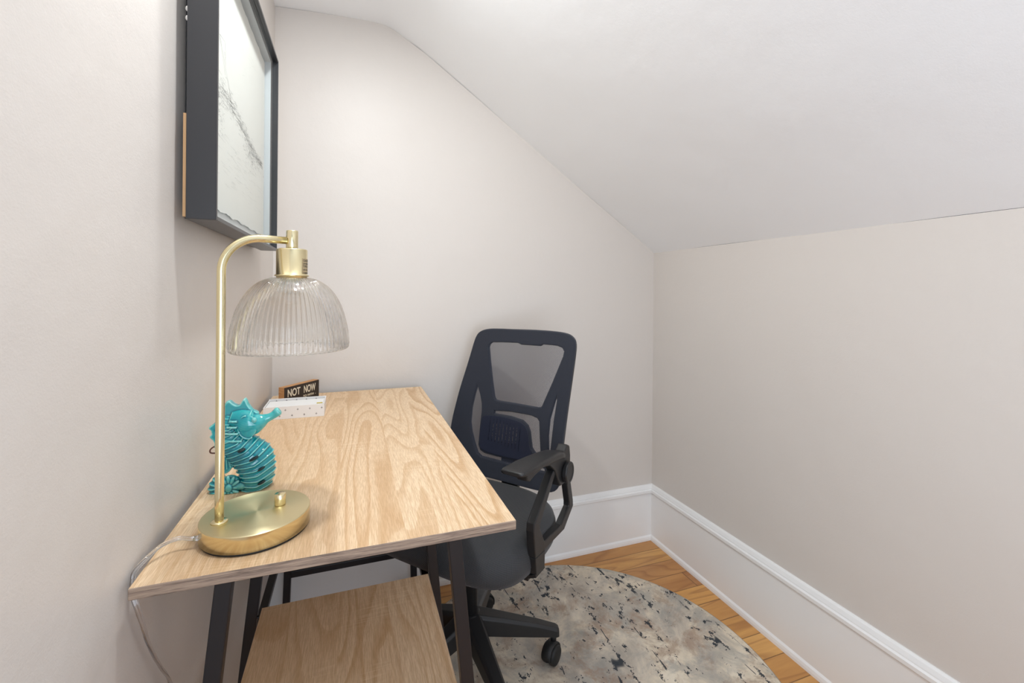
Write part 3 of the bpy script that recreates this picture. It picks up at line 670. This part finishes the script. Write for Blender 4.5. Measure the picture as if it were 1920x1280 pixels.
for i in range(60):
    y = r2.uniform(-0.22, 0.15); z = r2.gauss(0.40, 0.03); stroke(y, z, r2.uniform(0.01, 0.04), r2.uniform(-0.004, 0.01), 0.00012)
for a in ((-0.150, 0.345, 0.035, 0.004), (-0.150, 0.345, 0.055, -0.055), (-0.115, 0.349, 0.008, -0.028), (-0.150, 0.341, 0.04, -0.050), (-0.095, 0.290, 0.05, -0.060), (-0.118, 0.33, 0.012, -0.02)): stroke(*a, 0.0007)
me = bpy.data.meshes.new('pencil_marks'); bm.to_mesh(me); bm.free(); link('pencil_marks', me, M['pencil'], pap)
bm = bmesh.new(); box(bm, -0.004, -fy+0.001, 0.003, 0.0, -fy+0.012, 0.155); obj('backing_strip', bm, M['raww'], pf, label='strip of raw wood backing')
bm = bmesh.new(); box(bm, -0.0150, -fy+0.047, 0.006, 0.0, fy-0.010, fz-0.006); obj('backing_board', bm, M['frame'], pf)
bm = bmesh.new(); 
for z in (0.297, 0.311): ellipsoid(bm, (-0.001, -fy+0.006, z), (0.003, 0.003, 0.0042))
obj('hanger_screws', bm, M['steel'], pf, label='pair of silver hanger screw heads')

# ------------------------------------------------------------------ office chair (local +X = forward, +Y = its left)
ch = empty('office_chair', (0.5713, 1.2304, 0), R(221), label='black swivel office chair with navy mesh back and armrests, on the rug', cat='chair')
RZ = 0.0077
# seat
bm = bmesh.new(); NS = 96; lay = []
def seat_ring(sc_, z, front_drop=0.0):
    out = []
    for i in range(NS):
        a = 2*math.pi*i/NS; c, s = math.cos(a), math.sin(a); e_ = 2/(4.2 if c > 0 else 3.0)
        x = 0.212*sc_*math.copysign(abs(c)**e_, c); y = 0.243*sc_*math.copysign(abs(s)**e_, s)
        y *= 1.0+0.03*(x/0.21)
        if x < 0: y *= 1-0.13*(x/0.212)**2
        z_ = z-front_drop*max(0, (x-0.08)/0.13)**2 + 0.008*max(0, (abs(y)-0.12)/0.12)*(1 if z > 0.46 else 0)*sc_*max(0, min(1, (x+0.12)/0.12))-0.006*max(0, (-x-0.10)/0.11)
        out.append(bm.verts.new((x+0.005, y, z_)))
    return out
for sc_, z, fd in ((0.82, 0.402, 0), (0.93, 0.405, 0), (0.985, 0.415, 0.002), (1.0, 0.432, 0.006), (0.995, 0.450, 0.010), (0.97, 0.466, 0.014), (0.92, 0.477, 0.018), (0.82, 0.483, 0.018), (0.65, 0.484, 0.014), (0.45, 0.482, 0.008), (0.25, 0.480, 0.0), (0.08, 0.479, 0)):
    lay.append(seat_ring(sc_, z, fd))
uvl = bm.loops.layers.uv.new('UVMap'); fac = {}
cum = [0.0]*NS; prev = None
for ring in lay[::-1]:
    for i, v in enumerate(ring):
        if prev is not None: cum[i] += (v.co-prev[i].co).length
        else: cum[i] = math.hypot(v.co.x, v.co.y)
        d = Vector((v.co.x-0.005, v.co.y)); d = d.normalized() if d.length > 1e-6 else d; fac[v] = d*cum[i]
    prev = ring
for a, b in zip(lay, lay[1:]):
    for i in range(NS): bm.faces.new((a[i], a[(i+1) % NS], b[(i+1) % NS], b[i])).smooth = True
bm.faces.new(lay[0][::-1]); bm.faces.new(lay[-1])
for f in bm.faces:
    for lp in f.loops: lp[uvl].uv = fac[lp.vert]
obj('seat', bm, M['seat'], ch)
bm = bmesh.new(); box(bm, -0.15, -0.17, 0.392, 0.14, 0.17, 0.403); box(bm, -0.10, -0.06, 0.352, 0.07, 0.06, 0.393); box(bm, -0.235, -0.035, 0.372, -0.08, 0.035, 0.392)
hexa(bm, [(-0.250, -0.032, 0.372), (-0.250, 0.032, 0.372), (-0.228, 0.032, 0.374), (-0.228, -0.032, 0.374)], [(-0.232, -0.030, 0.545), (-0.232, 0.030, 0.545), (-0.218, 0.030, 0.545), (-0.218, -0.030, 0.545)])
obj('seat_mechanism', bm, M['plastic'], ch, bevel=0.004)
bm = bmesh.new(); lathe(bm, [(0, 0.0), (0.0215, 0), (0.0215, 0.158), (0.0245, 0.160), (0.0245, 0.180), (0.021, 0.183), (0.0150, 0.183), (0.0150, 0.196), (0, 0.196)], (0, 0, 0.158), 40, cap=False)
obj('gas_cylinder', bm, M['plastic'], ch)
bm = bmesh.new(); lathe(bm, [(0, 0.0), (0.030, 0), (0.033, 0.01), (0.033, 0.045), (0.029, 0.058), (0, 0.062)], (0, 0, 0.118), 40, cap=False); obj('base_hub', bm, M['plastic'], ch)
for k in range(5):
    aw = R(-10.9+72*k-221); cA, sA = math.cos(aw), math.sin(aw)
    def P(r, t_, z): return (r*cA-t_*sA, r*sA+t_*cA, z)
    bm = bmesh.new(); secs = []
    for r, wt, wb, z0, z1 in ((0.020, 0.024, 0.028, 0.122, 0.178), (0.10, 0.019, 0.023, 0.107, 0.156), (0.20, 0.015, 0.018, 0.091, 0.127), (0.254, 0.013, 0.016, 0.083, 0.108), (0.262, 0.009, 0.012, 0.082, 0.104)):
        secs.append([P(r, -wb, z0), P(r, wb, z0), P(r, wb*0.95, z1-0.008), P(r, wt*0.8, z1), P(r, -wt*0.8, z1), P(r, -wb*0.95, z1-0.008)])
    vs = [[bm.verts.new(p) for p in s_] for s_ in secs]
    for a, b in zip(vs, vs[1:]):
        for i in range(6): bm.faces.new((a[i], a[(i+1) % 6], b[(i+1) % 6], b[i]))
    bm.faces.new(vs[0][::-1]); bm.faces.new(vs[-1]); leg = obj('base_leg', bm, M['plastic'], ch, bevel=0.002)
    # twin-wheel caster; its fork trails at its own angle
    ca = R([35, 10, 80, 150, -40][k]-221); cx, cy, _ = P(0.247, 0, 0)
    def Q(a, b, z): return (cx+a*math.cos(ca)-b*math.sin(ca), cy+a*math.sin(ca)+b*math.cos(ca), z)
    bm = bmesh.new(); lathe(bm, [(0, 0), (0.0085, 0), (0.0085, 0.018), (0, 0.018)], (cx, cy, 0.066), 20, cap=False)
    wr = 0.0268
    for sgn in (-1, 1):
        prof_ = [(0.0, 0.0035), (wr*0.96, 0.0035), (wr, 0.0055), (wr, 0.0150), (wr*0.93, 0.0195), (wr*0.7, 0.0215), (0, 0.0220)]
        rg = []
        for r, t_ in prof_:
            rg.append([bm.verts.new(Q(-0.012+r*math.cos(2*math.pi*i/36), sgn*t_, wr+RZ+0.0005+r*math.sin(2*math.pi*i/36))) for i in range(36)] if r > 0 else [bm.verts.new(Q(-0.012, sgn*t_, wr+RZ+0.0005))])
        for a, b in zip(rg, rg[1:]):
            for i in range(36):
                j = (i+1) % 36
                if len(a) == 1: f = bm.faces.new((a[0], b[i], b[j]))
                elif len(b) == 1: f = bm.faces.new((a[i], a[j], b[0]))
                else: f = bm.faces.new((a[i], a[j], b[j], b[i]))
                f.smooth = True
    # hood arc over the wheels
    ho = []
    for i in range(15):
        a = R(-20+i*200/14)
        ho.append([bm.verts.new(Q(-0.012+rr2*math.cos(a), b_, wr+RZ+0.0005+rr2*math.sin(a))) for rr2, b_ in ((wr+0.0012, -0.014), (wr+0.0060, -0.013), (wr+0.0060, 0.013), (wr+0.0012, 0.014))])
    for a, b in zip(ho, ho[1:]):
        for i in range(4): bm.faces.new((a[i], a[(i+1) % 4], b[(i+1) % 4], b[i])).smooth = True
    bm.faces.new(ho[0][::-1]); bm.faces.new(ho[-1])
    obj('caster', bm, M['rubber'], leg)
# backrest: curved, slightly reclined surface x = f(l, z)
def bs(l, z): return -0.285+(0.95-z)*0.20+0.35*l*l
def bend(me, off=0.0, step=0.02):
    """mesh drawn in XY as (l, z) with thickness Z -> bent onto the backrest surface"""
    bm = bmesh.new(); bm.from_mesh(me)
    for k in range(-13, 14): bmesh.ops.bisect_plane(bm, geom=bm.verts[:]+bm.edges[:]+bm.faces[:], plane_co=(k*step, 0, 0), plane_no=(1, 0, 0))
    for v in bm.verts: l, z, t_ = v.co; v.co = (bs(l, z)+off+t_, l, z)
    bmesh.ops.recalc_face_normals(bm, faces=bm.faces); bm.to_mesh(me); bm.free(); return me
outer = [(-0.1600, 0.9310), (-0.1500, 0.9440), (-0.1280, 0.9530), (-0.095, 0.9560), (-0.028, 0.9570), (0.0684, 0.9590), (0.1400, 0.9580), (0.1800, 0.9540), (0.2010, 0.9440), (0.2095, 0.9280), (0.2100, 0.8950), (0.2060, 0.8300), (0.2010, 0.7600), (0.1970, 0.7000), (0.1940, 0.6400), (0.1925, 0.5900), (0.1935, 0.5400), (0.1900, 0.5080), (0.1700, 0.4900), (0.12, 0.4835), (0.05, 0.4820), (-0.05, 0.4830), (-0.12, 0.4870), (-0.180, 0.5000), (-0.2080, 0.5300), (-0.2165, 0.5800), (-0.2155, 0.6400), (-0.2085, 0.6950), (-0.1985, 0.7560), (-0.1810, 0.8370), (-0.1670, 0.9080)]
H1 = [(-0.1150, 0.8960), (-0.1120, 0.9080), (-0.1000, 0.9175), (-0.06, 0.9200), (0.0028, 0.9215), (0.0156, 0.9165), (0.0870, 0.9172), (0.0957, 0.9235), (0.1500, 0.9225), (0.1700, 0.9170), (0.1800, 0.9050), (0.1777, 0.8870), (0.1480, 0.8050), (0.1180, 0.7280), (0.1110, 0.7180), (0.0980, 0.7155), (-0.0471, 0.7176), (-0.0640, 0.7200), (-0.0720, 0.7290), (-0.0870, 0.7800), (-0.1050, 0.8500)]
H2 = [(-0.1389, 0.7787), (-0.1200, 0.7400), (-0.1090, 0.7080), (-0.1060, 0.6850), (-0.1055, 0.6200), (-0.1040, 0.5760), (-0.0960, 0.5620), (-0.0800, 0.5550), (-0.0356, 0.5525), (0.049, 0.5524), (0.1450, 0.5500), (0.1500, 0.5320), (0.08, 0.5300), (0.005, 0.5305), (-0.0950, 0.5340), (-0.1130, 0.5450), (-0.1298, 0.5756), (-0.1450, 0.6100), (-0.1533, 0.6400), (-0.1549, 0.6870), (-0.1490, 0.7350)]
H3 = [(0.1645, 0.7800), (0.1690, 0.7517), (0.1640, 0.6950), (0.1620, 0.6400), (0.1600, 0.5850), (0.1470, 0.5850), (0.1400, 0.6400), (0.1405, 0.6900), (0.1540, 0.7501)]
HP = [(-0.075, 0.590), (0.045, 0.590), (0.045, 0.655), (-0.075, 0.655)]
H4 = [(-0.0657, 0.6931), (0.0033, 0.6979), (0.0787, 0.6967), (0.1020, 0.6920), (0.1120, 0.6820), (0.1200, 0.6300), (0.1271, 0.5901), (0.1180, 0.5780), (0.1011, 0.5794), (0.0860, 0.5930), (0.0800, 0.6150), (0.0740, 0.6400), (0.0640, 0.6570), (0.0446, 0.6684), (0.0000, 0.6740), (-0.0658, 0.6749)]
me = bend(curve_mesh([bez(outer, 3), H1, H2, H3, H4, HP], 0.006, 0.0045, 2)); bf = link('backrest_frame', me, M['backframe'], ch)
for p in me.polygons: p.use_smooth = False
# lumbar pad sits just in front of the frame, perforated
padp = bez([(-0.096, 0.668), (-0.04, 0.6735), (0.03, 0.6700), (0.062, 0.657), (0.074, 0.635), (0.081, 0.605), (0.092, 0.583), (0.085, 0.562), (0.05, 0.556), (-0.03, 0.5555), (-0.085, 0.562), (-0.102, 0.580), (-0.104, 0.630)], 4)
link('lumbar_pad', bend(curve_mesh([padp], 0.0012, 0.0006, 1), 0.0088), M['pad'], ch)
# taut mesh over the openings
bm = bmesh.new(); nu, nv = 40, 44; g = []
def inset(z):
    lo = [(0.50, -0.185), (0.58, -0.203), (0.64, -0.203), (0.76, -0.186), (0.84, -0.168), (0.93, -0.147)]; hi = [(0.50, 0.178), (0.60, 0.180), (0.76, 0.188), (0.93, 0.196)]
    def ip(t, z):
        for (a, b), (c, d) in zip(t, t[1:]):
            if z <= c: return b+(d-b)*max(0, (z-a)/(c-a))
        return t[-1][1]
    return ip(lo, z), ip(hi, z)
for j in range(nv+1):
    z = 0.500+(0.938-0.500)*j/nv; a, b = inset(z); g.append([bm.verts.new((bs(a+(b-a)*i/nu, z)+0.0030, a+(b-a)*i/nu, z)) for i in range(nu+1)])
for j in range(nv):
    for i in range(nu): bm.faces.new((g[j][i], g[j][i+1], g[j+1][i+1], g[j+1][i])).smooth = True
obj('mesh_panel', bm, M['mesh'], ch)
# rear rim of the frame
bm = bmesh.new(); rp = bez(outer, 3); rp = [(bs(l, z)-0.006, l*0.985, 0.715+(z-0.715)*0.99) for l, z in rp]; sweep(bm, rp+[rp[0]], 0.0075, 10, cap=False); obj('backrest_rim', bm, M['plastic'], ch)
# armrests
def armrest(s):
    a = empty('armrest', (0, 0, 0)); a.parent = ch
    def poly(pts, l0, l1, nm, bev=0.004, n=0, mat='plastic', lbl=None):
        P2 = bez(pts, n) if n else pts
        bm = bmesh.new(); hexa(bm, [(x, s*l0, z) for x, z in P2], [(x, s*l1, z) for x, z in P2]); return obj(nm, bm, M[mat], a, bevel=bev, seg=3)
    # pad: a soft slab, slightly sloping to the back
    bm = bmesh.new(); cr = []
    for x, z, w_, h_ in ((0.209, 0.695, 0.020, 0.003), (0.206, 0.695, 0.0275, 0.0055), (0.195, 0.6945, 0.0305, 0.0070), (0.14, 0.6890, 0.0315, 0.0085), (0.08, 0.6815, 0.0305, 0.0090), (0.02, 0.6725, 0.0285, 0.010), (-0.02, 0.665, 0.0255, 0.010), (-0.05, 0.655, 0.021, 0.010), (-0.064, 0.648, 0.014, 0.006)):
        cr.append([bm.verts.new((x, s*0.248+w_*math.copysign(abs(math.cos(t_))**0.5, math.cos(t_)), z+h_*math.copysign(abs(math.sin(t_))**0.7, math.sin(t_)))) for t_ in [2*math.pi*i/28 for i in range(28)]])
    for p, q in zip(cr, cr[1:]):
        for i in range(28): bm.faces.new((p[i], p[(i+1) % 28], q[(i+1) % 28], q[i])).smooth = True
    bm.faces.new(cr[0][::-1]); bm.faces.new(cr[-1]); obj('arm_pad', bm, M['plastic'], a)
    poly([(0.165, 0.686), (0.160, 0.664), (0.145, 0.656), (0.120, 0.661), (0.07, 0.664), (0.030, 0.654), (0.000, 0.632), (-0.02, 0.600), (-0.035, 0.578), (-0.085, 0.574), (-0.104, 0.600), (-0.104, 0.640), (-0.098, 0.668), (-0.080, 0.676), (-0.060, 0.662), (-0.02, 0.668), (0.06, 0.678)], 0.234, 0.262, 'arm_bracket', 0.004)
    bm = bmesh.new(); 
    for r, t_, rn in (((0.0)), ) if False else (): pass
    pr_ = [(0.0, 0.2640), (0.0285, 0.2640), (0.0285, 0.2740), (0.0265, 0.2765), (0.0215, 0.2765), (0.0205, 0.2750), (0, 0.2750)]; rg = []
    for r, l in pr_: rg.append([bm.verts.new((-0.068+r*math.cos(2*math.pi*i/40), s*l, 0.606+r*math.sin(2*math.pi*i/40))) for i in range(40)] if r else [bm.verts.new((-0.068, s*l, 0.606))])
    for p, q in zip(rg, rg[1:]):
        for i in range(40):
            j = (i+1) % 40
            f = bm.faces.new((p[0], q[i], q[j])) if len(p) == 1 else (bm.faces.new((p[i], p[j], q[0])) if len(q) == 1 else bm.faces.new((p[i], p[j], q[j], q[i])))
    obj('pivot_disc', bm, M['plastic'], a, bevel=0.0008)
    poly([(-0.014, 0.624), (0.000, 0.632), (0.012, 0.624), (0.112, 0.542), (0.114, 0.525), (0.104, 0.458), (0.050, 0.452), (0.052, 0.475), (0.080, 0.520), (0.078, 0.530)], 0.236, 0.258, 'front_strut', 0.003)
    poly([(-0.112, 0.585), (-0.140, 0.500), (-0.142, 0.482), (-0.076, 0.444), (0.056, 0.452), (0.056, 0.474), (-0.055, 0.466), (-0.112, 0.492), (-0.112, 0.503), (-0.088, 0.580)], 0.238, 0.257, 'rear_strut', 0.003)
    poly([(0.104, 0.458), (0.050, 0.452), (0.052, 0.410), (0.098, 0.414)], 0.236, 0.258, 'bracket_foot', 0.002)
    bm = bmesh.new(); x0_, x1_ = 0.050, 0.100; box(bm, x0_, min(s*0.10, s*0.236), 0.395, x1_, max(s*0.10, s*0.236), 0.4035); hexa(bm, [(x0_, s*0.222, 0.396), (x1_, s*0.222, 0.396), (x1_, s*0.222, 0.4035), (x0_, s*0.222, 0.4035)], [(x0_, s*0.258, 0.408), (x1_, s*0.258, 0.410), (x1_, s*0.256, 0.418), (x0_, s*0.256, 0.418)])
    obj('mounting_plate', bm, M['plastic'], a, bevel=0.001)
armrest(1); armrest(-1)
